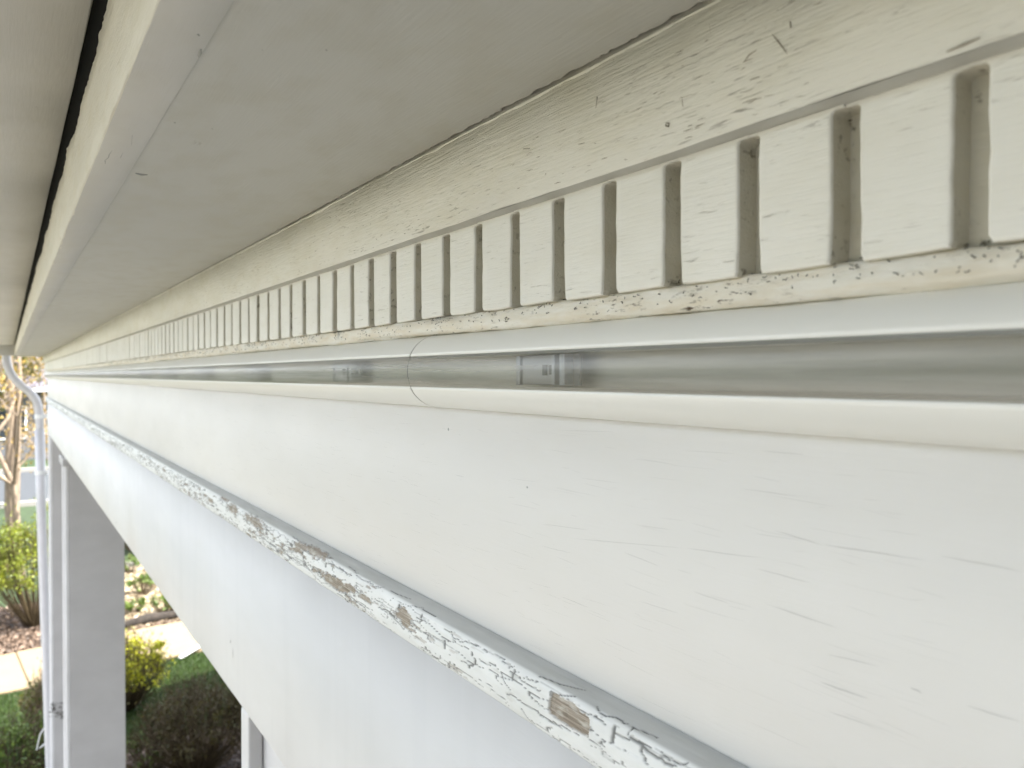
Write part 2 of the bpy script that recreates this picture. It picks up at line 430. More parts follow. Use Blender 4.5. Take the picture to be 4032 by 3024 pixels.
fine = [dentil_mesh(i) for i in range(8)]; coarse = [dentil_mesh(50 + i, False) for i in range(3)]
y_ref = y_on(3812, X_DN * K)          # centre of the widest groove in view
i0 = int((y_ref - Y0) / PITCHD)
nd = 0
y = y_ref - i0 * PITCHD + PITCHD / 2
while y < Y1 - PITCHD * .4:
    me = fine[random.randrange(8)] if y < 1.6 else coarse[random.randrange(3)]
    o = bpy.data.objects.new('dentil', me); COL.objects.link(o); o.parent = porch
    o.location = Vector((random.uniform(-.0004, .0004), y, CZ)) - porch.location
    y += PITCHD; nd += 1

# soffit: wide board, narrower outer board standing a little lower, ragged caulk line against the crown board
ZS, ZS2 = .1695, .1684
ysj = ysteps(.08, 1.9, .0016, .5)
v = []; f = []
ya = ysteps(Y0, .08, .03, .6)[:-1] + ysj + ysteps(ysj[-1], Y1, .03, .6)[1:]
for y in ya:
    open_ = max(0.0, min(1.0, (1.25 - y) / .9))
    gap = (.0006 + .0006 * open_) * max(.15, min(1.0, (1.0 - y) / .45)) * (1 if y < 1.3 else 0)
    j = (.0016 * mnoise.noise(Vector((y * 110, 0, 0))) + .0014 * mnoise.noise(Vector((y * 330, 4, 0)))) * (.35 + .65 * open_)
    z = ZS * K + CZ
    xi = X_UP * K - gap + min(j, gap * .8)
    if y >= 1.3: xi = X_UP * K + .004
    v += [(xi, y, z + .012), (xi, y, z + .0006), (xi - .0012, y, z), (.15 * K, y, z), (.075 * K, y, z), (.075 * K, y, z + .012)]
for i in range(len(ya) - 1):
    for j in range(5):
        a = i * 6 + j; f.append((a, a + 1, a + 7, a + 6))
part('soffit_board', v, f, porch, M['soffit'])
# old caulk lip left on the crown board just under the crack
v = []; f = []
ysk = ysteps(.08, 3.2, .0018, .5)
for y in ysk:
    t = .0004 + .0006 * abs(mnoise.noise(Vector((y * 70, 2, 5)))) + .0006 * mnoise.noise(Vector((y * 300, 1, 5)))
    x = X_UP * K
    h = .0022 + .0016 * mnoise.noise(Vector((y * 40, 9, 5)))
    z = ZS * K + CZ - .0002
    v += [(x + .001, y, z - h - .001), (x - t * .5, y, z - h * .6), (x - t * .45, y, z - .0006), (x + .001, y, z - .0001)]
for i in range(len(ysk) - 1):
    for j in range(3):
        a = i * 4 + j; f.append((a, a + 1, a + 5, a + 4))
part('caulk_bead', v, f, porch, M['cream'], smooth=True)
loft('outer_soffit_board', [(.0868, .172), (.0866, ZS2 + .0006), (.0860, ZS2), (.0595, ZS2), (.0588, ZS2 + .0004)], ys_h, porch, M['soffit_out'], wob=.0003)
# fascia strip: thick ragged old paint, catches the sky
pf = [(.0640, ZS2 + .0012), (.0588, ZS2 + .0006), (.0578, ZS2 + .003), (.0572, ZS2 + .012), (.0572, ZS2 + .026), (.0576, ZS2 + .044), (.0580, ZS2 + .062), (.0586, ZS2 + .0800), (.0640, ZS2 + .0835)]
loft('fascia_strip', pf, ys_h, porch, M['fascia'], wob=.0014, jag={1: .0005, 7: .0011, 8: .0008}, seed=4)
box('eave_filler', (.066 * K, Y0, CZ + .18 * K), (.10 * K, Y1, CZ + .262 * K), porch, M['dark'])  # near-black colour stands in for the shade inside the open gap
ZE = .262
loft('eave_board', [(.0522, ZE + .03), (.0522, ZE + .0012), (.0512, ZE), (-.25, ZE), (-.252, ZE + .03)], ys_f, porch, M['eave'], wob=.0006)
box('eave_cover', (-.245 * K, Y0, CZ + (ZE + .012) * K), (.3 * K, Y1, CZ + (ZE + .05) * K), porch, M['dark'])
box('end_fascia', (-.28 * K, Y1 - .02, CZ + .170 * K), (.0870 * K, Y1 + .02, CZ + .34 * K), porch, M['soffit'], bev=.002)
box('end_soffit_block', (.0875 * K, Y1 - .0015, CZ + .166 * K), (.31 * K, Y1 + .018, CZ + .34 * K), porch, M['soffit'])
# gutter along the eave
def gutter_prof():
    return [(-.20, .36), (-.20, .27), (-.30, .268), (-.345, .30), (-.352, .36), (-.345, .36), (-.338, .304), (-.298, .274), (-.206, .276), (-.206, .36)]
loft('gutter', gutter_prof(), [Y0, 2, Y1 + .05], porch, M['white'], smooth=False, closed=True)

# ---- the peeling bead: a fine skin of paint over wood, cracked and flaked
prof = [(.3040, -.1915), (.3005, -.1919), (.2945, -.1928), (.2895, -.1938), (.2858, -.1952), (.2842, -.1985), (.2834, -.2035), (.2830, -.2095), (.2832, -.2150), (.2836, -.2212), (.2850, -.2258), (.2885, -.2288), (.2935, -.2302), (.2980, -.2306)]
pv = np.array(prof) * K
seg = np.hypot(*np.diff(pv, axis=0).T); cum = np.concatenate([[0], np.cumsum(seg)])
LS = cum[-1]; NS = 84
sv_ = np.linspace(0, LS, NS)
PX = np.interp(sv_, cum, pv[:, 0]); PZ = np.interp(sv_, cum, pv[:, 1])
for _ in range(3):
    PX[1:-1] = (PX[:-2] + 2 * PX[1:-1] + PX[2:]) / 4; PZ[1:-1] = (PZ[:-2] + 2 * PZ[1:-1] + PZ[2:]) / 4
nx = np.gradient(PZ); nz = -np.gradient(PX); nl = np.hypot(nx, nz); nx /= nl; nz /= nl
if nx[NS // 2] > 0: nx, nz = -nx, -nz
ysb = [.12]
while ysb[-1] < Y1:
    ysb.append(ysb[-1] + .00075 * max(1.0, ysb[-1] / .42))
YB = np.array(ysb); YB[-1] = Y1; NY = len(YB)
def vnoise(a, b, seed):
    """smooth value noise on arrays a, b"""
    ia = np.floor(a).astype(int); ib = np.floor(b).astype(int); fa = a - ia; fb = b - ib
    fa = fa * fa * (3 - 2 * fa); fb = fb * fb * (3 - 2 * fb)
    def h(i, j):
        n = (i * 374761393 + j * 668265263 + seed * 974711) & 0x7fffffff
        n = ((n ^ (n >> 13)) * 1274126177) & 0x7fffffff
        return ((n ^ (n >> 16)) & 0xffff) / 65535.0
    return (h(ia, ib) * (1 - fa) * (1 - fb) + h(ia + 1, ib) * fa * (1 - fb) + h(ia, ib + 1) * (1 - fa) * fb + h(ia + 1, ib + 1) * fa * fb)
GY, GS = np.meshgrid(YB, sv_, indexing='ij')
def fbm(fy, fs, seed): return .55 * vnoise(GY * fy, GS * fs, seed) + .3 * vnoise(GY * fy * 2.1, GS * fs * 2.1, seed + 1) + .15 * vnoise(GY * fy * 4.3, GS * fs * 4.3, seed + 2)
bare = np.zeros_like(GY); crack = np.zeros_like(GY)
# where the visible faces lie along the profile, by slope seen from the camera
mm = -.838 * PZ / PX
def s_of_m(m): 
    k = np.argmin(np.abs(mm - m)); return sv_[k]
def px(u, v_):                       # a pixel of the photograph on the bead -> (Y, s)
    m = (v_ - 1478) / (u - 25.0)
    yy = y_on(u, .2835 * K); 
    ks = [k for k in range(5, NS - 8)]
    best = min(ks, key=lambda k: abs(mm[k] - m))
    return yy, sv_[best]
def blob(u, v_, du, ds, power=2.0, rag=.5, seed=0, gap=0.0):
    yc, sc = px(u, v_); hy = abs(y_on(u - du, .227) - y_on(u + du, .227)) / 2
    dy = (GY - yc) / hy; dsx = (GS - sc) / ds
    d = (np.abs(dy) ** power + np.abs(dsx) ** power) ** (1 / power)
    d = d + rag * (fbm(240, 700, 31 + seed) - .5) * 2 + rag * .6 * (fbm(700, 1900, 71 + seed) - .5)
    np.maximum(bare, np.clip((1.0 - d) / .06, 0, 1), out=bare)
blob(2225, 2812, 58, .0060, 7, .10, 1); blob(2275, 2846, 52, .0050, 7, .12, 17)
blob(1592, 2440, 30, .0060, 2, .55, 2)
blob(1322, 2300, 62, .0050, 2, .45, 3); blob(1380, 2320, 22, .0026, 4, .4, 4)
blob(1440, 2362, 22, .0022, 4, .35, 5)
blob(1235, 2172, 46, .0042, 2, .6, 6); blob(1180, 2150, 26, .0025, 2, .6, 7)
blob(915, 2005, 20, .0048, 2, .6, 8); blob(1000, 2060, 34, .0050, 2, 1.0, 9); blob(880, 1968, 18, .0018, 3, .6, 10)
blob(830, 1975, 10, .0030, 2, .6, 11)
s_a, s_b = s_of_m(.574), s_of_m(.665)
front = np.clip((GS - s_a - .0002) / .001, 0, 1) * np.clip((s_b + .004 - GS) / .001, 0, 1)
# scattered small losses, more and more of them away from the camera
far = np.clip((GY - .30) / .30, 0, 1) * np.clip((2.6 - GY) / 1.2, .0, 1)
nzf = fbm(75, 330, 5); dens = fbm(14, 90, 15)
np.maximum(bare, np.clip((nzf - (.705 - .10 * far * (dens - .35) * 2)) / .02, 0, 1) * front * far * (dens > .46), out=bare)
nf2 = fbm(160, 900, 25)
np.maximum(crack, np.clip((nf2 - .735) / .02, 0, 1) * front * np.clip((GY - .4) / .2, 0, 1) * (dens > .42) * .9, out=crack)
def draw(pts, wd):
    for (y_a, s1), (y_b, s2) in zip(pts[:-1], pts[1:]):
        lo, hi = min(y_a, y_b) - wd * 2, max(y_a, y_b) + wd * 2
        i, j = np.searchsorted(YB, [lo, hi]); i = max(0, i - 1); j = min(NY, j + 1)
        if j <= i: continue
        gy, gs = GY[i:j], GS[i:j]; dy, ds = y_b - y_a, s2 - s1; L = dy * dy + ds * ds + 1e-12
        t = np.clip(((gy - y_a) * dy + (gs - s1) * ds) / L, 0, 1)
        d = np.hypot(gy - y_a - t * dy, gs - s1 - t * ds)
        crack[i:j] = np.maximum(crack[i:j], np.clip(1.25 - d / (wd * .36), 0, 1))
def rough_line(a, b, wd, step=.0018, jit=.00045, rr=random):
    n = max(2, int(math.hypot(b[0] - a[0], (b[1] - a[1])) / step)); out = [a]; off = 0
    for k in range(1, n):
        t = k / n; off += rr.uniform(-jit, jit) * .22 - off * .12
        if rr.random() < .10: off += rr.choice((-1, 1)) * jit * 1.8
        out.append((a[0] + (b[0] - a[0]) * t, a[1] + (b[1] - a[1]) * t + off))
    out.append(b); draw(out, wd)
# cracks read off the photograph
for wd, pts in [
    (.0009, [(2250, 2700), (2180, 2690), (2110, 2664)]), (.0010, [(2200, 2740), (2195, 2745), (2250, 2745)]),
    (.0010, [(2010, 2650), (2050, 2680), (2080, 2700), (2130, 2725)]), (.0009, [(1975, 2655), (1995, 2700), (2015, 2725)]),
    (.0012, [(2190, 2755), (2178, 2790), (2180, 2812)]), (.0011, [(2180, 2812), (2240, 2840), (2320, 2900)]),
    (.0011, [(2000, 2740), (2060, 2775), (2110, 2805), (2170, 2850), (2250, 2885)]),
    (.0008, [(2095, 2750), (2140, 2790), (2178, 2805)]),
    (.0010, [(2055, 2800), (2070, 2825), (2140, 2872)]), (.0013, [(2165, 2888), (2210, 2915), (2246, 2940)]),
    (.0010, [(2330, 2780), (2375, 2825), (2405, 2825), (2450, 2850)]), (.0010, [(2335, 2825), (2370, 2842), (2385, 2862)]),
    (.0011, [(2475, 2870), (2470, 2900)]), (.0009, [(2470, 2860), (2560, 2900)]),
    (.0013, [(2415, 2888), (2478, 2920)]), (.0026, [(2480, 2908), (2520, 2935), (2552, 2962)]), (.0020, [(2550, 2965), (2620, 3008), (2650, 3024)]),
    (.0012, [(2600, 2965), (2700, 3010)]),
    (.0010, [(1780, 2512), (1830, 2532), (1880, 2550)]), (.0008, [(1900, 2562), (1980, 2600)]),
    (.0009, [(1890, 2605), (1935, 2632)]), (.0010, [(1975, 2610), (2020, 2632)]), (.0009, [(1930, 2645), (1965, 2665)]),
    (.0009, [(1820, 2610), (1860, 2630), (1885, 2628)]), (.0010, [(1560, 2400), (1568, 2430), (1585, 2445)]),
    (.0013, [(1552, 2438), (1595, 2482)]), (.0008, [(1600, 2387), (1650, 2400), (1700, 2430)]),
    (.0009, [(1640, 2435), (1680, 2460)]), (.0009, [(1640, 2478), (1682, 2500)]),
    (.0010, [(1395, 2265), (1420, 2282), (1450, 2297), (1495, 2308)]), (.0009, [(1352, 2225), (1395, 2255)]),
    (.0010, [(1495, 2395), (1530, 2428)]), (.0013, [(1375, 2352), (1440, 2390)]), (.0010, [(1150, 2202), (1220, 2247)]),
    (.0011, [(1235, 2236), (1262, 2262), (1288, 2292)]), (.0009, [(1300, 2210), (1312, 2228)]),
    (.0009, [(1520, 2322), (1545, 2336), (1590, 2352)]), (.0008, [(1400, 2296), (1430, 2312)]),
    (.0011, [(1140, 2112), (1165, 2130)]), (.0009, [(970, 2030), (1010, 2070)]), (.0010, [(725, 1880), (745, 1872)]), (.0010, [(750, 1900), (780, 1918)]),
]:
    q = [px(*p) for p in pts]
    for a, b in zip(q[:-1], q[1:]): rough_line(a, b, wd)
rr = random.Random(3)
for k in range(90):
    yc = .2 + (rr.random() ** 1.4) * 2.3; sc = rr.uniform(s_a + .001, s_b + .002)
    L = rr.uniform(.004, .022) * (1 + yc * .3); wd = rr.uniform(.0003, .0006) * (1 + yc * .6)
    a = (yc, sc); b = (yc + L, sc + rr.uniform(-.0012, .0012)); rough_line(a, b, wd, rr=rr)
    if rr.random() < .35:
        c = (b[0] + rr.uniform(-.001, .001), b[1] + rr.choice((-1, 1)) * rr.uniform(.001, .003)); rough_line(b, c, wd, rr=rr)
# the skin of old paint has broken into long angular flakes: cells of a stretched, jittered lattice
def flakes(ly, ls, seed):
    a = GY / ly; b = GS / ls; ia = np.floor(a).astype(int); ib = np.floor(b).astype(int)
    f1 = np.full_like(a, 9.0); f2 = np.full_like(a, 9.0); cid = np.zeros_like(a)
    def hh(i, j, q):
        n = (i * 374761393 + j * 668265263 + (seed + q) * 974711) & 0x7fffffff
        n = ((n ^ (n >> 13)) * 1274126177) & 0x7fffffff
        return ((n ^ (n >> 16)) & 0xffff) / 65535.0
    for di in (-1, 0, 1):
        for dj in (-1, 0, 1):
            ci, cj = ia + di, ib + dj
            d = np.abs(ci + hh(ci, cj, 1) - a) * .9 + np.abs(cj + hh(ci, cj, 2) - b)
            near = d < f1
            f2 = np.where(near, f1, np.minimum(f2, d)); cid = np.where(near, hh(ci, cj, 3), cid); f1 = np.where(near, d, f1)
    return f2 - f1, cid
fa, ida = flakes(.030, .0056, 3); fb_, idb = flakes(.013, .0030, 9)
zone = fbm(11, 120, 111); zone2 = fbm(16, 160, 131)
warp = fbm(300, 900, 141)
wline = .055 * (1 + .8 * GY)
cr1 = np.clip(1.3 - fa / (wline * (.5 + warp)), 0, 1) * (zone > .47) * front
cr2 = np.clip(1.3 - fb_ / (wline * 1.7 * (.5 + warp)), 0, 1) * (zone2 > .60) * front
np.maximum(crack, cr1 * .95, out=crack); np.maximum(crack, cr2 * .75, out=crack)
np.maximum(bare, ((idb > .93) & (zone2 > .60)).astype(float) * front * np.clip((GY - .3) / .2, 0, 1), out=bare)
# paint thickness: full on sound paint, nothing on bare wood, deep dark joints at the cracks, lifted lips beside losses
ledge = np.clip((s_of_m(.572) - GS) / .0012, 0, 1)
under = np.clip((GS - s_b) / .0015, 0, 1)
sound = 1 - bare
tone = fbm(30, 260, 41)
crack *= .85 * (1 - .85 * bare)
thick = .0007 * sound + .00025 * fbm(90, 500, 51) * sound - .0008 * crack + .00035 * (fbm(8, 1500, 61) - .5) * bare + .00055 * (ida - .5) * (zone > .47) * sound * front + .0003 * (idb - .5) * (zone2 > .60) * sound * front
lipn = np.zeros_like(bare); lipn[2:-2] = np.maximum(bare[:-4], bare[4:]); thick += .0003 * lipn * sound
# broken dark line along the edges of each loss
edge = np.clip(lipn - bare, 0, 1) * (fbm(60, 300, 81) > .5) * .55
wear_shade = np.zeros((NY, NS, 4), dtype=np.float32)
wear_shade[..., 0] = bare; wear_shade[..., 1] = np.clip(crack * 1.0 + edge, 0, 1); wear_shade[..., 2] = np.clip(under * .55 + ledge * (.62 + .35 * tone), 0, 1); wear_shade[..., 3] = 1  # blue channel paints in the ledge shade and greys the underside
VX = PX[None, :] + nx[None, :] * thick + .0005 * (vnoise(GY * 7, GS * 0, 91) - .5)
VZ = PZ[None, :] + nz[None, :] * thick + .0008 * (vnoise(GY * 5, GS * 0, 95) - .5) + CZ
co = np.stack([VX, GY, VZ], -1).reshape(-1, 3) - np.array(porch.location)
idx = np.arange(NY * NS).reshape(NY, NS)
quads = np.stack([idx[:-1, :-1], idx[:-1, 1:], idx[1:, 1:], idx[1:, :-1]], -1).reshape(-1, 4)
me = bpy.data.meshes.new('bead_moulding')
me.vertices.add(NY * NS); me.vertices.foreach_set("co", co.ravel())
me.loops.add(quads.size); me.loops.foreach_set("vertex_index", quads.ravel().astype(np.int32))
me.polygons.add(len(quads)); me.polygons.foreach_set("loop_start", np.arange(0, quads.size, 4, dtype=np.int32)); me.polygons.foreach_set("loop_total", np.full(len(quads), 4, dtype=np.int32))
me.update(calc_edges=True)
ca = me.color_attributes.new("wear_shade", 'FLOAT_COLOR', 'POINT'); ca.data.foreach_set("color", wear_shade.ravel())
me.polygons.foreach_set("use_smooth", [True] * len(me.polygons))
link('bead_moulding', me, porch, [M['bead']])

# hairline checks in the paint of the boards: thin dark splits running with the grain
def slivers(name, lines, xw, mat, normal_off=-.00008):
    v = []; f = []
    for pts, wd in lines:
        n = len(pts); b = len(v)
        for i, (y, z) in enumerate(pts):
            h = wd * .5 * (1 - abs(2 * i / (n - 1) - 1) ** 3)
            v.append((xw + normal_off, y, z + h)); v.append((xw + normal_off, y, z - h))
        for i in range(n - 1):
            a = b + 2 * i; f.append((a, a + 1, a + 3, a + 2))
    return part(name, v, f, porch, mat, kind='stuff')
def on_wall(u, v_, xw):
    d = ray(u, v_); s = xw / d[0]; return (d[1] * s, CZ + d[2] * s)
rr = random.Random(5); lines = []
XW = X_FR * K - .0004
def wig(a, b, wd, n=14, j=.0005):
    out = []; off = 0
    wd *= .3; j *= .3
    for i in range(n + 1):
        t = i / n; off += rr.uniform(-j, j) * .6 - off * .1
        out.append((a[0] + (b[0] - a[0]) * t, a[1] + (b[1] - a[1]) * t + off))
    return out, wd
for (p, q, wd) in [((3050, 2090), (3240, 2150), .0004), ((3240, 2145), (3660, 2208), .00042), ((3700, 2190), (4032, 2255), .00042), ((2250, 2120), (2700, 2160), .0003), ((2700, 2160), (3010, 2200), .0004),
                   ((2980, 2240), (3200, 2300), .0004), ((2730, 2330), (2880, 2380), .0004), ((3060, 2395), (3310, 2480), .00042), ((3260, 2580), (3470, 2630), .00042), ((3230, 2690), (3430, 2760), .0007),
                   ((3260, 2805), (3480, 2880), .00042), ((2520, 2070), (2640, 2090), .0003), ((2140, 2065), (2320, 2090), .0003), ((2455, 2175), (2600, 2230), .0004), ((2210, 2350), (2320, 2395), .0004),
                   ((3590, 2710), (3640, 2735), .0008), ((3810, 2785), (4032, 2850), .0005), ((2920, 1925), (3160, 1960), .0003), ((3000, 1775), (3170, 1790), .0003), ((2200, 1695), (2420, 1700), .0002),
                   ((1790, 1870), (1830, 1880), .0004), ((2520, 2370), (2680, 2420), .0003), ((2130, 2150), (2250, 2180), .0003)]:
    lines.append(wig(on_wall(*p, XW), on_wall(*q, XW), wd))
for k in range(620):
    y = .12 + rr.random() ** 1.4 * 1.6; z = CZ - K * rr.uniform(.035, .185); L = rr.uniform(.004, .03)
    lines.append(wig((y, z), (y + L, z + rr.uniform(-.0012, .0012)), rr.uniform(.00005, .00016) * (1 + y), 8, .0003))
slivers('hairline_checks', lines, XW, M['hair'])
XL = X_BM * K - .0006; spots = []
for u, v_, L, wd_ in [(903, 2530, .004, .004), (912, 2575, .012, .0022), (2092, 1918, .0012, .0016), (455, 2060, .01, .006), (1780, 1690, .002, .002)]:
    xx = XW if v_ < 1950 else XL
    yy, zz = on_wall(u, v_, xx); spots.append(([(yy - wd_ * .5 + wd_ * i / 6, zz) for i in range(7)], L))
slivers('nail_stains', [q for q in spots], XL, M['hair'])

# chips and scratches on the soffit boards and the crown board
def on_z(u, v_, zz):
    d = ray(u, v_); s = zz / d[2]; return Vector((d[0] * s, d[1] * s, CZ + zz))
def scratch(name, paths, mat):
    v = []; f = []
    for pts, wd_ in paths:
        tube(pts, [wd_ * (.4 if i in (0, len(pts) - 1) else 1) for i in range(len(pts))], 4, v, f)
    part(name, v, f, porch, mat, kind='stuff')
zo = ZS2 * K - .0001; zi = ZS * K - .0001
sp_ = [([on_z(*p, zo) for p in ((447, 595), (435, 611), (432, 623), (418, 635), (420, 649))], .00028),
       ([on_z(*p, zo) for p in ((490, 602), (481, 620), (478, 626))], .0002), ([on_z(*p, zo) for p in ((797, 200), (794, 214), (788, 232))], .0008),
       ([on_z(*p, zo) for p in ((784, 142), (790, 146))], .0009), ([on_z(*p, zi) for p in ((537, 684), (560, 688), (585, 690))], .0011),
       ([on_z(*p, zi) for p in ((1035, 203), (1040, 204))], .0004), ([on_z(*p, zi) for p in ((1285, 203), (1292, 204))], .0004), ([on_z(*p, zi) for p in ((690, 486), (696, 488))], .0005),
       ([on_z(*p, zi) for p in ((838, 510), (843, 512))], .0004), ([on_z(*p, zi) for p in ((1100, 312), (1112, 296))], .0002), ([on_z(*p, zo) for p in ((526, 536), (523, 575))], .0002)]
scratch('soffit_chips', sp_, M['hair'])
xc = X_UP * K - .0002
def on_c(u, v_): 
    y_, z_ = on_wall(u, v_, xc); return Vector((xc, y_, z_))
cp = [([on_c(*p) for p in ((3035, 142), (3060, 172), (3095, 218))], .00022), ([on_c(*p) for p in ((2925, 250), (2945, 222), (2975, 203))], .0003), ([on_c(*p) for p in ((3105, 92), (3108, 115))], .0006),
      ([on_c(*p) for p in ((2620, 488), (2632, 490), (2630, 502), (2619, 500), (2620, 488))], .0003), ([on_c(*p) for p in ((2683, 395), (2686, 425))], .0003), ([on_c(*p) for p in ((2790, 100), (2792, 135))], .00015),
      ([on_c(*p) for p in ((2340, 400), (2350, 385), (2345, 430))], .0002), ([on_c(*p) for p in ((2950, 320), (2985, 308))], .00042), ([on_c(*p) for p in ((3720, 210), (3790, 180), (3850, 155))], .0005), ([on_c(*p) for p in ((2060, 590), (2085, 588))], .0005)]
scratch('crown_scratches', cp, M['scuff'])
rr = random.Random(44); cp = []
for k in range(260):
    y_ = .15 + rr.random() ** 1.3 * 1.5; z_ = CZ + K * (.111 + .05 * rr.random() ** 1.6); L = rr.uniform(.001, .006)
    cp.append(([Vector((xc, y_, z_)), Vector((xc - .0001, y_ + L * .5, z_ + rr.uniform(-.0003, .0003))), Vector((xc, y_ + L, z_ + rr.uniform(-.0005, .0005)))], rr.uniform(.00006, .0002)))
scratch('crown_checks', cp, M['scuff'])
# cobweb and grime caught at the groove ends and on the fillet
v = []; f = []; rr = random.Random(9)
for k in range(700):
    y = .09 + rr.random() ** 1.3 * 2.2
    if rr.random() < .25:
        gi = round((y - y_ref) / PITCHD); y = y_ref + gi * PITCHD + rr.uniform(-.4, .4) * GAP; z = (rr.choice((.046, .047, .104))) * K + CZ; x = .2895 * K
    else:
        z = CZ + K * rr.uniform(.0365, .0445); x = .2836 * K
    L = rr.uniform(.0003, .0020); a = rr.uniform(-.7, .7) if rr.random() < .8 else rr.uniform(1, 2)
    x -= rr.uniform(.0004, .0012)
    pts = [(x, y, z)]
    for i in range(4):
        a += rr.uniform(-.9, .9); y += math.cos(a) * L / 4; z += math.sin(a) * L / 5; pts.append((x + rr.uniform(-.0003, .0003), y, z))
    z0, z1 = CZ + .0335 * K, CZ + .1 * K
    tube(pts, [rr.uniform(.00006, .00026) * (1 + .3 * pts[0][1]) for _ in pts], 4, v, f)
part('grime_specks', v, f, porch, M['web'], kind='stuff')

# ---- columns
def column(yn, xo=.2385, wdt=.265, panel=True):
    h = bpy.data.objects.new('column', None); COL.objects.link(h); h.parent = porch; h.location = Vector((xo, yn, 0)) - porch.location
    zt = CZ - .5085 * K
    box('shaft', (xo + .018, yn + .018, .1), (xo + wdt - .018, yn + wdt - .018, zt), h, M['column_out'])
    st = .036; g = .0006
    # stiles stand proud of the recessed panels on the outward face; the face towards us is one broad board
    box('stile', (xo, yn + wdt - st, .25), (xo + .0175, yn + wdt, zt), h, M['column_out'], bev=.003)
    box('stile', (xo, yn, .25), (xo + .0175, yn + st, zt), h, M['column_out'], bev=.003)
    box('face_board', (xo + .0181, yn, .25), (xo + wdt, yn + .0175, zt), h, M['column'], bev=.002)
    box('back_board', (xo + .0181, yn + wdt - .0175, .25), (xo + wdt, yn + wdt, zt), h, M['column'], bev=.002)
    box('plinth', (xo - .02, yn - .02, 0.0), (xo + wdt + .02, yn + wdt + .02, .25), h, M['column'], bev=.004)
    return h
column(.7125); cA = column(4.44); column(6.10)
yn = 4.44; xo = .2385
for a, b in (((xo - .012, yn - .012), (xo + .277, yn - .0005)), ((xo - .012, yn), (xo - .0005, yn + .277))):
    box('necking', (a[0], a[1], CZ - .5085 * K - .045), (b[0], b[1], CZ - .5085 * K - .012), cA, M['column'], bev=.003)
# ceiling, floor, roof and the house behind (out of frame, they shade the garden)
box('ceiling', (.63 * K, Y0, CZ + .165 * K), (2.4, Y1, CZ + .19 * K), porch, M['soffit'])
box('porch_floor', (.6, -5, .0), (2.4, 6.0, .2), porch, M['deck'])
v = [(-.30, -5, CZ + .30), (2.4, -5, CZ + 1.25), (2.4, 6.62, CZ + 1.25), (-.30, 6.62, CZ + .30), (-.30, -5, CZ + .36), (2.4, -5, CZ + 1.31), (2.4, 6.62, CZ + 1.31), (-.30, 6.62, CZ + .36)]
part('roof', v, [(0,3,2,1),(4,5,6,7),(0,1,5,4),(1,2,6,5),(2,3,7,6),(3,0,4,7)], porch, M['skirt'])
box('sky_blocker', (-3.4, -5, 0), (.24, -.55, 5.8), porch, M['sky_block_paint'])  # unseen block added behind the camera to cut sky light
box('house_wall', (2.41, -5, 0), (9, 6.2, 5.8), porch, M['wallpaint'])
v = [(2.0, -5.3, 5.81), (9.4, -5.3, 5.81), (9.4, 6.42, 5.81), (2.0, 6.42, 5.81), (5.7, -5.3, 8.2), (5.7, 6.42, 8.2)]
part('house_roof', v, [(0,3,2,1),(0,1,4),(2,3,5),(1,2,5,4),(3,0,4,5)], porch, M['skirt'])

# ------------------------------------------------------------------ light tube along the frieze
TR = .030; TCX, TCZ = .3005, .0035
tube_t = empty('light_tube', (TCX * K, 2.0, CZ), "clear fronted white plastic light tube running along the frieze under the dentils", 'light tube')
def arc(a0, a1, n, r=TR):
    return [(TCX - r * math.cos(R(a0 + (a1 - a0) * i / n)), TCZ + r * math.sin(R(a0 + (a1 - a0) * i / n))) for i in range(n + 1)]
AT, AB = 23, -25
yj = y_on(1600, .27 * K)
joints = [Y0 + .1, yj - 1.2, yj, yj + 1.2, yj + 2.4, yj + 3.6, yj + 4.8, Y1 - .05]
joints = sorted(j for j in set(joints) if j > Y0)
for a, b in zip(joints[:-1], joints[1:]):
    g = .00055
    ys = [a + g, a + g + .001] + [a + (b - a) * t / 8 for t in range(1, 8)] + [b - g - .001, b - g]
    # housing: upper half round and lower half round with small steps where the lens snaps in
    loft('upper_housing', arc(90, AT + 1.0, 14) + [(TCX - (TR - .0018) * math.cos(R(AT + .2)), TCZ + (TR - .0018) * math.sin(R(AT + .2)))] + [(TCX - .004, TCZ + .0100)], ys, tube_t, M['plastic'])
    loft('lower_housing', [(TCX - .004, TCZ - .0110), (TCX - (TR - .0018) * math.cos(R(AB - .2)), TCZ + (TR - .0018) * math.sin(R(AB - .2)))] + arc(AB - 1.0, -90, 14), ys, tube_t, M['plastic'])
    loft('lens_rim', arc(AT - 3.2, AT + .2, 3, TR - .0009), ys, tube_t, M['rim'])
    loft('lens_rim', arc(AB - .2, AB + 3.6, 3, TR - .0009), ys, tube_t, M['rim'])
    loft('channel', [(TCX - .006, TCZ + .0102), (TCX - .002, TCZ + .009), (TCX - .002, TCZ - .0100), (TCX - .006, TCZ - .0112)], [a] + ys[1:-1] + [b], tube_t, M['channel'])
    loft('lens', arc(AB, AT, 16, TR - .0004), ys, tube_t, M['lens'])
for a in joints[1:-1]:
    loft('joint_gap_dark', arc(88, -88, 24, TR - .0004), [a - .0005, a + .0005], tube_t, M['chip'])  # dark strip added inside the gap to stand for its shade
ym = y_on(2105, .276 * K)
SP = y_on(1330, .276 * K) - ym
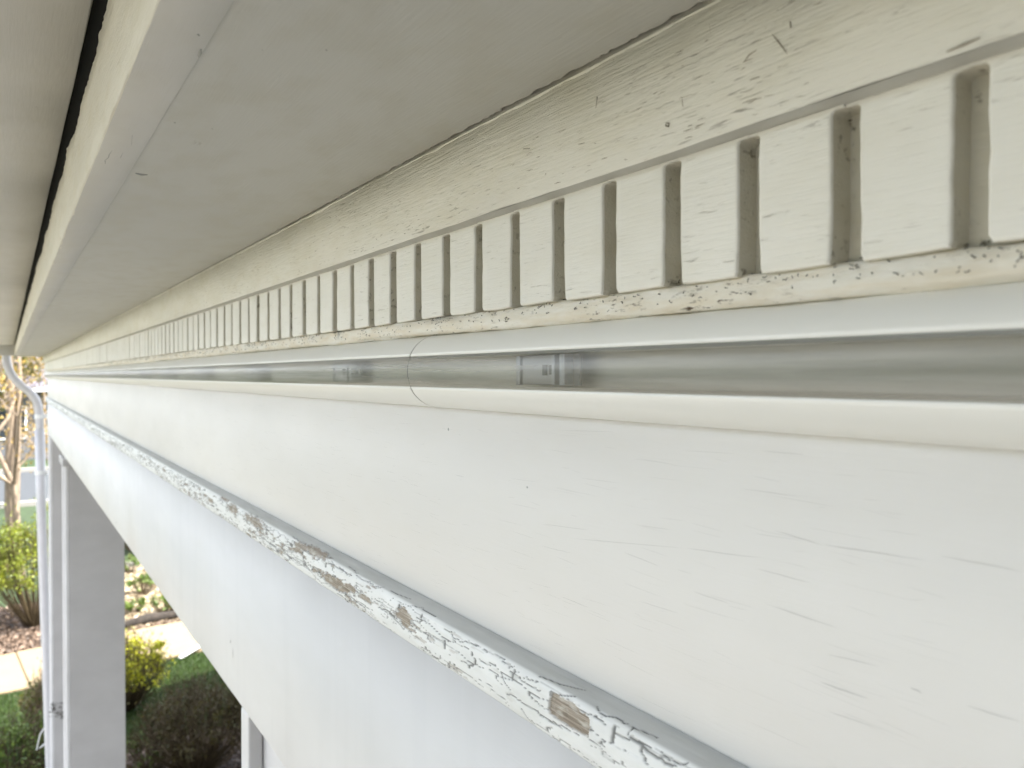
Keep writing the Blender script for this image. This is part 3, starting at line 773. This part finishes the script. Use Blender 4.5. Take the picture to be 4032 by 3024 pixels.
for k in range(-2, int((Y1 - ym) / SP)):
    yc = ym + k * SP
    if yc < Y0 + .2: continue
    m0 = bpy.data.objects.new('module', None); COL.objects.link(m0); m0.parent = tube_t
    m0.location = Vector((TCX * K, yc, CZ)) - tube_t.location
    def mb(name, y0, y1, z0, z1, x0, x1, mat):
        box(name, ((TCX - x0) * K, yc + y0, CZ + (TCZ + z0) * K), ((TCX - x1) * K, yc + y1, CZ + (TCZ + z1) * K), m0, mat)
    mb('module_board', -.026, .026, -.0095, .0095, .0145, .0125, M['modgrey'])
    mb('module_body', -.010, .016, -.0090, .0088, .0200, .0146, M['modwhite'])
    mb('module_rib', .017, .0195, -.0092, .0090, .0215, .0146, M['silver'])
    mb('module_rib', -.0135, -.0112, -.0092, .0090, .0215, .0146, M['silver'])
    mb('module_chip', -.006, -.0022, -.0035, .0030, .0206, .0201, M['chip'])
    mb('module_chip', -.0105, -.0078, -.0030, .0028, .0206, .0201, M['chip'])
    mb('module_clip', -.021, -.017, -.0095, .0095, .0210, .0146, M['silver'])
    mb('module_clip', .0215, .0235, -.0098, .0092, .0190, .0146, M['modwhite'])

# ------------------------------------------------------------------ downspout
ds = empty('downspout', (.2, 6.62, 0), "slim white downspout pipe with a swan neck bend beside the far corner column", 'downspout')
yd = 6.56
def dp(u, v_): return at_y(u, v_, yd)
xs = dp(159, 2000).x; xe = dp(188, 3024).x
pts = [dp(25, 1330), dp(27, 1420), dp(45, 1475), dp(85, 1520), dp(120, 1548), dp(145, 1585), dp(154, 1640), dp(155, 1700)]
def smooth_pts(p, n=5):
    out = []
    for i in range(len(p) - 1):
        a = p[max(i - 1, 0)]; b = p[i]; c = p[i + 1]; d = p[min(i + 2, len(p) - 1)]
        for k in range(n):
            t = k / n
            out.append(.5 * ((2 * b) + (c - a) * t + (2 * a - 5 * b + 4 * c - d) * t * t + (3 * b - a - 3 * c + d) * t ** 3))
    out.append(p[-1]); return out
v, f = tube(smooth_pts(pts), .027, 16); part('elbow', v, f, ds, M['pipe'], smooth=True)
v, f = tube([dp(155, 1690), dp(159, 2000), dp(188, 3024), Vector((xe + .01, yd, .25))], .0315, 18); part('straight_pipe', v, f, ds, M['pipe'], smooth=True)
for vv in (1640, 1860):
    c = dp(156, vv); w2, f2 = [], []
    ring = [(c.x + .034 * math.cos(a), yd + .034 * math.sin(a), c.z) for a in [2 * math.pi * i / 20 for i in range(21)]]
    v = []; f = []
    for (x, y, z) in ring: v += [(x, y, z - .015), (x, y, z + .015)]
    for i in range(20): f.append((2 * i, 2 * i + 1, 2 * i + 3, 2 * i + 2))
    bv, bf = box_data((c.x + .03, yd - .018, c.z - .013), (c.x + .085, yd + .005, c.z + .013))
    b0 = len(v); v += bv; f += [tuple(i + b0 for i in q) for q in bf]
    part('pipe_strap', v, f, ds, M['white'])
wp = [dp(163, 2875), dp(148, 2900), dp(140, 2935), dp(134, 2960), dp(150, 2950), dp(168, 2935)]
v, f = tube(wp, .004, 6); part('wire_hook', v, f, ds, M['white'])
# cobweb clots between the pipe and the column
v = []; f = []; rr = random.Random(2)
for k in range(46):
    c = at_y(rr.choice((198, 205, 240, 246)) + rr.uniform(-6, 6), 2795 + rr.uniform(-14, 40), 6.03) + Vector((0, rr.uniform(0, .04), 0)); a = rr.uniform(0, 6.28)
    q = [c]; 
    for i in range(4): a += rr.uniform(-1.2, 1.2); c = c + Vector((math.cos(a) * .008, rr.uniform(-.004, .004), math.sin(a) * .006)); q.append(c)
    tube(q, rr.uniform(.0008, .003), 4, v, f)
cw = part('cobweb', v, f, None, M['web']); cw['label'] = "dark cobweb clot on the far corner column beside the downspout"; cw['category'] = 'cobweb'

# ------------------------------------------------------------------ plants
def scatter_leaves(name, centers, size, parent, mat, rr, flat=.0, elong=1.0, **pr):
    n = len(centers)
    c = np.array(centers); a = rr.random((n, 3)) * 2 * math.pi
    t = rr.normal(size=(n, 3)); t /= np.linalg.norm(t, axis=1)[:, None]
    if flat: t[:, 2] *= (1 - flat); t /= np.linalg.norm(t, axis=1)[:, None]
    b = np.cross(t, rr.normal(size=(n, 3))); b /= np.linalg.norm(b, axis=1)[:, None]
    s = size * (.6 + .8 * rr.random((n, 1)))
    nrm = np.cross(t, b)
    v = np.stack([c - t * s * elong, c + b * s * .55 + nrm * s * .15, c + t * s * elong, c - b * s * .55 + nrm * s * .15], 1).reshape(-1, 3)
    me = bpy.data.meshes.new(name)
    off = Vector((0, 0, 0)); p = parent
    while p is not None: off += p.location; p = p.parent
    v = v - np.array(off)
    me.vertices.add(4 * n); me.vertices.foreach_set("co", v.ravel())
    me.loops.add(4 * n); me.loops.foreach_set("vertex_index", np.arange(4 * n, dtype=np.int32))
    me.polygons.add(n); me.polygons.foreach_set("loop_start", np.arange(0, 4 * n, 4, dtype=np.int32)); me.polygons.foreach_set("loop_total", np.full(n, 4, dtype=np.int32))
    me.update(calc_edges=True)
    ca = me.color_attributes.new("tint", 'FLOAT_COLOR', 'POINT')
    tt = np.repeat(rr.random(n), 4); cc = np.stack([tt, tt, tt, np.ones_like(tt)], 1).astype(np.float32); ca.data.foreach_set("color", cc.ravel())
    return link(name, me, parent, [mat], **pr)
def bush(loc, rad, h, leafn, leafs, leafm, twigm, label, seed, twigs=90, name='shrub', lmin=.35, cl=26, cat='shrub', group=None, twig_r=.004, shape=None):
    rr_ = random.Random(seed); nr = np.random.default_rng(seed)
    root = empty(name, loc, label, cat, group)
    v = []; f = []; tips = []
    for k in range(twigs):
        a = rr_.uniform(0, 2 * math.pi); rd = math.sqrt(rr_.random())
        tip = Vector((math.cos(a) * rad * rd, math.sin(a) * rad * rd, h * (1 - .45 * rd * rd) * rr_.uniform(.8, 1.05)))
        p0 = Vector((math.cos(a) * .12 * rad * rd, math.sin(a) * .12 * rad * rd, 0))
        mid = p0.lerp(tip, .5) + Vector((math.cos(a), math.sin(a), 0)) * rad * .15 * rd
        base = Vector(loc)
        tube([base + p0, base + mid, base + tip], [twig_r * 1.8, twig_r * 1.2, twig_r * .5], 4, v, f, cap=False)
        tips.append((mid, tip))
        for j in range(5):
            t = rr_.uniform(.3, 1.0); s0 = mid.lerp(tip, t)
            d = Vector((rr_.gauss(0, 1), rr_.gauss(0, 1), rr_.gauss(.5, .7))).normalized() * rad * rr_.uniform(.12, .28)
            tube([base + s0, base + s0 + d * .5, base + s0 + d + Vector((0, 0, .02))], [twig_r * .8, twig_r * .6, twig_r * .3], 3, v, f, cap=False)
            tips.append((s0, s0 + d))
    part('twigs', v, f, root, twigm)
    cs = []
    cent = [t for t in tips if t[1].z > h * lmin]
    clumps = [rr_.choice(cent) for _ in range(cl)] if cl else None
    for k in range(leafn):
        m_, t_ = rr_.choice(clumps) if clumps and rr_.random() < .6 else rr_.choice(cent)
        c = m_.lerp(t_, rr_.uniform(.4, 1.05)) + Vector((rr_.gauss(0, 1), rr_.gauss(0, 1), rr_.gauss(0, .8))) * rad * .055
        cs.append(tuple(c + Vector(loc)))
    if leafn: scatter_leaves('foliage', cs, leafs, root, leafm, nr)
    return root
b1 = ground(60, 2500); 
bush((.32, 13.0, 0), .75, 1.72, 6500, .021, M['leaf_yellow'], M['twig'], "tall yellow green shrub behind the concrete path, left of the downspout", 1, 110, cl=60, lmin=.42)
bush((-.75, 12.9, 0), .8, 1.78, 6500, .021, M['leaf_yellow'], M['twig'], "yellow green shrub at the left edge, partly out of frame", 21, 110, cl=60, lmin=.42)
bush((.42, 8.5, 0), .36, 1.0, 3800, .014, M['leaf_olive'], M['twig_red'], "twiggy olive and brown bush in front of the path, left of the downspout", 2, 240, cl=30, twig_r=.003)
bush((.04, 7.8, 0), .44, .74, 4200, .013, M['leaf_green'], M['twig'], "low green bush at the bottom left corner of the picture", 12, 120, cl=20, lmin=.2)
bush((1.04, 9.2, 0), .44, .86, 5200, .016, M['leaf_bright'], M['twig'], "rounded bush with bright yellow tips beside the near column", 3, 230, cl=16, twig_r=.003)
bush((1.42, 7.40, 0), .56, .88, 3600, .012, M['leaf_dark'], M['twig'], "dark brown twiggy bush in the shade between the two columns", 4, 300, cl=30, twig_r=.003, lmin=.2)
bush((2.05, 7.25, 0), .42, .80, 2600, .012, M['leaf_dark'], M['twig'], "dark shaded bush against the nearest column, right of the twiggy one", 14, 200, cl=30, twig_r=.003, lmin=.2)
bush((1.05, 7.65, 0), .30, .35, 1800, .011, M['leaf_green'], M['twig'], "small low green plant at the foot of the yellow tipped bush", 15, 60, cl=12, lmin=.1)
gp = "green plants in the pale bed"
for i, (u, v_, r_, h_, lb) in enumerate([(560, 2330, .26, .34, "pale green clump in the pale bed beside the column edge"), (640, 2412, .24, .36, "bright green clump at the front of the pale bed"), (690, 2392, .22, .34, "green clump in the pale bed touching the beam edge"),
                                (600, 2290, .30, .26, "grey green low clump at the back of the pale bed"), (505, 2245, .22, .36, "light green sprig at the very back of the pale bed"), (530, 2400, .2, .22, "dull green low plant in the pale bed nearest the column")]):
    g0 = ground(u, v_ + 15)
    bush(tuple(g0), r_, h_, 520, .024, M['leaf_green'], M['twig'], lb, 30 + i, 26, cl=8, lmin=.1, name='garden_plant', cat='plant', group=gp)
bush((2.2, 17.5, 0), 1.1, 1.3, 7000, .035, M['leaf_dark'], M['twig'], "dark evergreen shrub beyond the pale bed, seen beside the column", 41, 60, cl=0, lmin=.05)
# near-black bar added to draw the shadow line at the path edge
g0, g1 = ground(470, 2492), ground(760, 2430)
v, f = tube([g0 + Vector((0, .05, .06)), g0.lerp(g1, .35) + Vector((.0, .12, .07)), g0.lerp(g1, .7) + Vector((0, .05, .075)), g1 + Vector((.2, .1, .06))], [.05, .075, .06, .04], 9)
lg = part('shadow_bar', v, f, None, M['shadow_line'], smooth=True); lg['label'] = "near-black bar standing for the shadow line along the far edge of the concrete path"; lg['category'] = 'shadow_bar'
# white drain extension lying on the grass edge
a, b = ground(703, 2596, .04), ground(800, 2536, .10)
v, f = tube([a, b], .024, 12); dr = part('drain_pipe', v, f, None, M['white'], smooth=True); dr['label'] = "short white drain pipe lying on the lawn by the concrete path"; dr['category'] = 'pipe'

# mulch chips, dry litter and grass: what nobody could count
def flat_scatter(name, n, region, size, mat, z0=.012, zs=.02, elong=1.5, flat=.75, clumpy=False):
    cs = []
    nr = np.random.default_rng(len(name) + n)
    while len(cs) < n:
        x, y = region(nr)
        if x is None: continue
        cs.append((x, y, z0 + nr.random() * zs))
    return scatter_leaves(name, cs, size, None, mat, nr, flat=flat, elong=elong, kind='stuff')
def r_mulch(nr):
    x = nr.uniform(-1.0, 1.2); y = nr.uniform(11.85, 14.3)
    return (x, y) if y > 11.86 + .09 * x else (None, None)
def r_dry(nr):
    x = nr.uniform(1.2, 3.2); y = nr.uniform(12.0, 16.0)
    return (x, y) if y > 11.9 + .09 * x else (None, None)
flat_scatter('mulch_chips', 9000, r_mulch, .022, M['chips'])
flat_scatter('leaf_litter', 7000, r_dry, .03, M['dry'])
flat_scatter('bed_chips', 2500, lambda nr: (nr.uniform(1.2, 3.0), nr.uniform(12.0, 12.55)), .02, M['chips'])
flat_scatter('shrub_bed_chips', 6000, lambda nr: (nr.uniform(.2, 2.4), nr.uniform(6.3, 8.1)), .014, M['chips'])
def r_grass(nr):
    x = nr.uniform(-.9, 2.9); y = nr.uniform(7.6, 10.7)
    if y > 10.41 + .09 * (x - .2): return (None, None)
    if .2 < x < 2.4 and y < 8.2: return (None, None)
    return x, y
n = 90000; nr = np.random.default_rng(77); cs = []
X = nr.uniform(-.9, 2.9, n); Y = nr.uniform(7.6, 10.75, n)
ok = (Y < 10.40 + .09 * (X - .2)) & ~((X > .2) & (X < 2.4) & (Y < 8.2)); X = X[ok]; Y = Y[ok]; n = len(X)
hgt = nr.uniform(.025, .06, n); ang = nr.uniform(0, 2 * math.pi, n); lean = nr.normal(0, .018, (n, 2)); wd = nr.uniform(.002, .0035, n)
ca_, sa_ = np.cos(ang) * wd, np.sin(ang) * wd
V = np.stack([np.stack([X - ca_, Y - sa_, np.zeros(n)], 1), np.stack([X + ca_, Y + sa_, np.zeros(n)], 1), np.stack([X + lean[:, 0], Y + lean[:, 1], hgt], 1)], 1).reshape(-1, 3)
me = bpy.data.meshes.new('grass'); me.vertices.add(3 * n); me.vertices.foreach_set("co", V.ravel())
me.loops.add(3 * n); me.loops.foreach_set("vertex_index", np.arange(3 * n, dtype=np.int32)); me.polygons.add(n)
me.polygons.foreach_set("loop_start", np.arange(0, 3 * n, 3, dtype=np.int32)); me.polygons.foreach_set("loop_total", np.full(n, 3, dtype=np.int32)); me.update(calc_edges=True)
ca = me.color_attributes.new("tint", 'FLOAT_COLOR', 'POINT'); tt = np.repeat(nr.random(n), 3); ca.data.foreach_set("color", np.stack([tt, tt, tt, np.ones_like(tt)], 1).astype(np.float32).ravel())
link('grass', me, None, [M['grassblade']], kind='stuff', label="short green lawn grass in front of the concrete path", category='grass')

# ------------------------------------------------------------------ trees
def tree(loc, h, spread, label, seed, bark, leafm=None, leafn=0, leafs=.04, stems=1, r0=.09, bare=False, stem_pts=None, crown_from=.35, cat='tree', group=None):
    rr_ = random.Random(seed); nr = np.random.default_rng(seed); base = Vector(loc)
    root = empty('tree', loc, label, cat, group)
    v = []; f = []; tips = []
    def grow(p, d, L, r, lev):
        n = 4; pts = [p]; rads = [r]
        for i in range(n):
            d = (d + Vector((rr_.gauss(0, .12), rr_.gauss(0, .12), rr_.gauss(.03, .06)))).normalized()
            p = p + d * L / n; pts.append(p); rads.append(r * (1 - .5 * (i + 1) / n))
        tube(pts, rads, 7 if lev == 0 else (5 if lev == 1 else 3), v, f, cap=False)
        if lev >= 2: tips.extend(pts[1:])
        if lev < 3:
            for k in range(5 if lev == 0 else 4):
                i = rr_.randint(1 if lev else 2, n); a = rr_.uniform(0, 2 * math.pi)
                dd = (d * .6 + Vector((math.cos(a), math.sin(a), .35)) * spread).normalized()
                grow(pts[i], dd, L * rr_.uniform(.45, .65), rads[i] * .6, lev + 1)
    for s in range(stems):
        if stem_pts: 
            for (pp, rr0) in stem_pts: tube(pp, rr0, 8, v, f, cap=False); tips.append(pp[-1])
            stem_pts_done = True
        a = rr_.uniform(0, 6.28); d = Vector((math.cos(a) * .12 * (stems > 1), math.sin(a) * .12 * (stems > 1), 1)).normalized()
        grow(base + Vector((math.cos(a), math.sin(a), 0)) * .1 * (stems > 1), d, h * .6, r0, 0)
        stem_pts = None
    part('trunk', v, f, root, bark, smooth=True)
    if leafn:
        cs = [tuple(rr_.choice(tips) + Vector((rr_.gauss(0, 1), rr_.gauss(0, 1), rr_.gauss(0, 1))) * h * .03) for _ in range(leafn)]
        scatter_leaves('crown', cs, leafs, root, leafm, nr)
    return root
Yt = 15.6
sp = [([Vector((.16, Yt, 0)), at_y(62, 2000, Yt), at_y(72, 1700, Yt), at_y(78, 1480, Yt), at_y(70, 1300, Yt)], [.05, .045, .035, .035, .03]),
      ([Vector((.16, Yt + .1, 0)), at_y(40, 2000, Yt + .1), at_y(45, 1750, Yt + .1), at_y(50, 1560, Yt + .1), at_y(30, 1350, Yt + .1)], [.11, .10, .095, .08, .06]),
      ([at_y(50, 2050, Yt - .1), at_y(52, 1880, Yt - .1), at_y(65, 1740, Yt - .1), at_y(74, 1580, Yt)], [.03, .03, .02, .02]),
      ([at_y(60, 1560, Yt), at_y(35, 1640, Yt - .2), at_y(-10, 1700, Yt - .2)], [.02, .028, .03]),
      ([at_y(68, 1620, Yt), at_y(110, 1610, Yt), at_y(170, 1595, Yt)], [.015, .012, .006]),
      ([at_y(60, 1850, Yt), at_y(110, 1800, Yt), at_y(200, 1700, Yt)], [.02, .014, .008])]
tree((.16, Yt, 0), 6.0, .8, "pale barked multi stem tree behind the yellow green shrub at the left edge", 5, M['bark'], M['leaf_gold'], 2600, .028, stems=1, r0=.06, stem_pts=sp)
tree((.95, 19.0, 0), 5.6, 1.0, "small budding tree with golden leaves behind the downspout", 6, M['bark'], M['leaf_gold'], 3000, .035, stems=2, r0=.05)
tree((-.45, 21.0, 0), 6.2, .8, "dark leafy tree in the background at the far left edge", 8, M['bark_dark'], M['leaf_olive'], 5000, .05, stems=2, r0=.07)
# taller trees out on the lawn, seen mirrored in the light tube and throwing thin shade on the path
mg = "garden trees beyond the left edge"
for i, (x, y, h, lb) in enumerate([(-16, 3, 9, "broad green tree beside the added paving, straight out from the porch middle"), (-20, 10, 10, "tall green tree on the lawn past the end of the added paving"), (-14.6, -6, 8.5, "green tree at the added paving edge nearest the viewer's back"), (-9, 19, 8, "smallest green lawn tree, close to the road kerb"), (-24, -1, 11, "tallest and farthest green tree out from the porch")]):
    tree((x, y, 0), h, 1.0, lb, 60 + i, M['bark_dark'], M['leaf_green'], 5200, .16, stems=1, r0=.2, group=mg)
tree((4.3, 8.6, 0), 5.0, .9, "bare branched young tree beside the house end, right of the frame", 71, M['bark'], M['leaf_gold'], 300, .03, stems=1, r0=.07)

# ------------------------------------------------------------------ house across the road
hx0, hx1, hy = -9.0, 9.5, 39.0
hb = empty('neighbour_house', (0, hy, 0), "dark sided house with grey shingle roof and white gutter across the road", 'house')
box('wall', (hx0, hy, 0), (hx1, hy + 8, 3.02), hb, M['siding'])
v = [(hx0 - .4, hy - .5, 3.05), (hx1 + .4, hy - .5, 3.05), (hx1 + .4, hy + 4.2, 5.8), (hx0 - .4, hy + 4.2, 5.8), (hx1 + .4, hy + 8.5, 3.05), (hx0 - .4, hy + 8.5, 3.05)]
part('roof', v, [(0, 1, 2, 3), (3, 2, 4, 5), (0, 3, 5), (1, 4, 2), (0, 5, 4, 1)], hb, M['roofing'])
box('gutter', (hx0 - .4, hy - .62, 2.92), (hx1 + .4, hy - .51, 3.04), hb, M['white'])
for i, x in enumerate((-7.2, -4.2, -.6, 2.0, 4.8, 7.6)):
    wv, wf = box_data((x, hy - .06, .9), (x + 1.3, hy - .002, 2.3)); wf_o = part('window', wv, wf, hb, M['white'])
    for a in (0.07, .68):
        box('pane', (x + a, hy - .075, .97), (x + a + .55, hy - .062, 2.23), wf_o, M['window'])
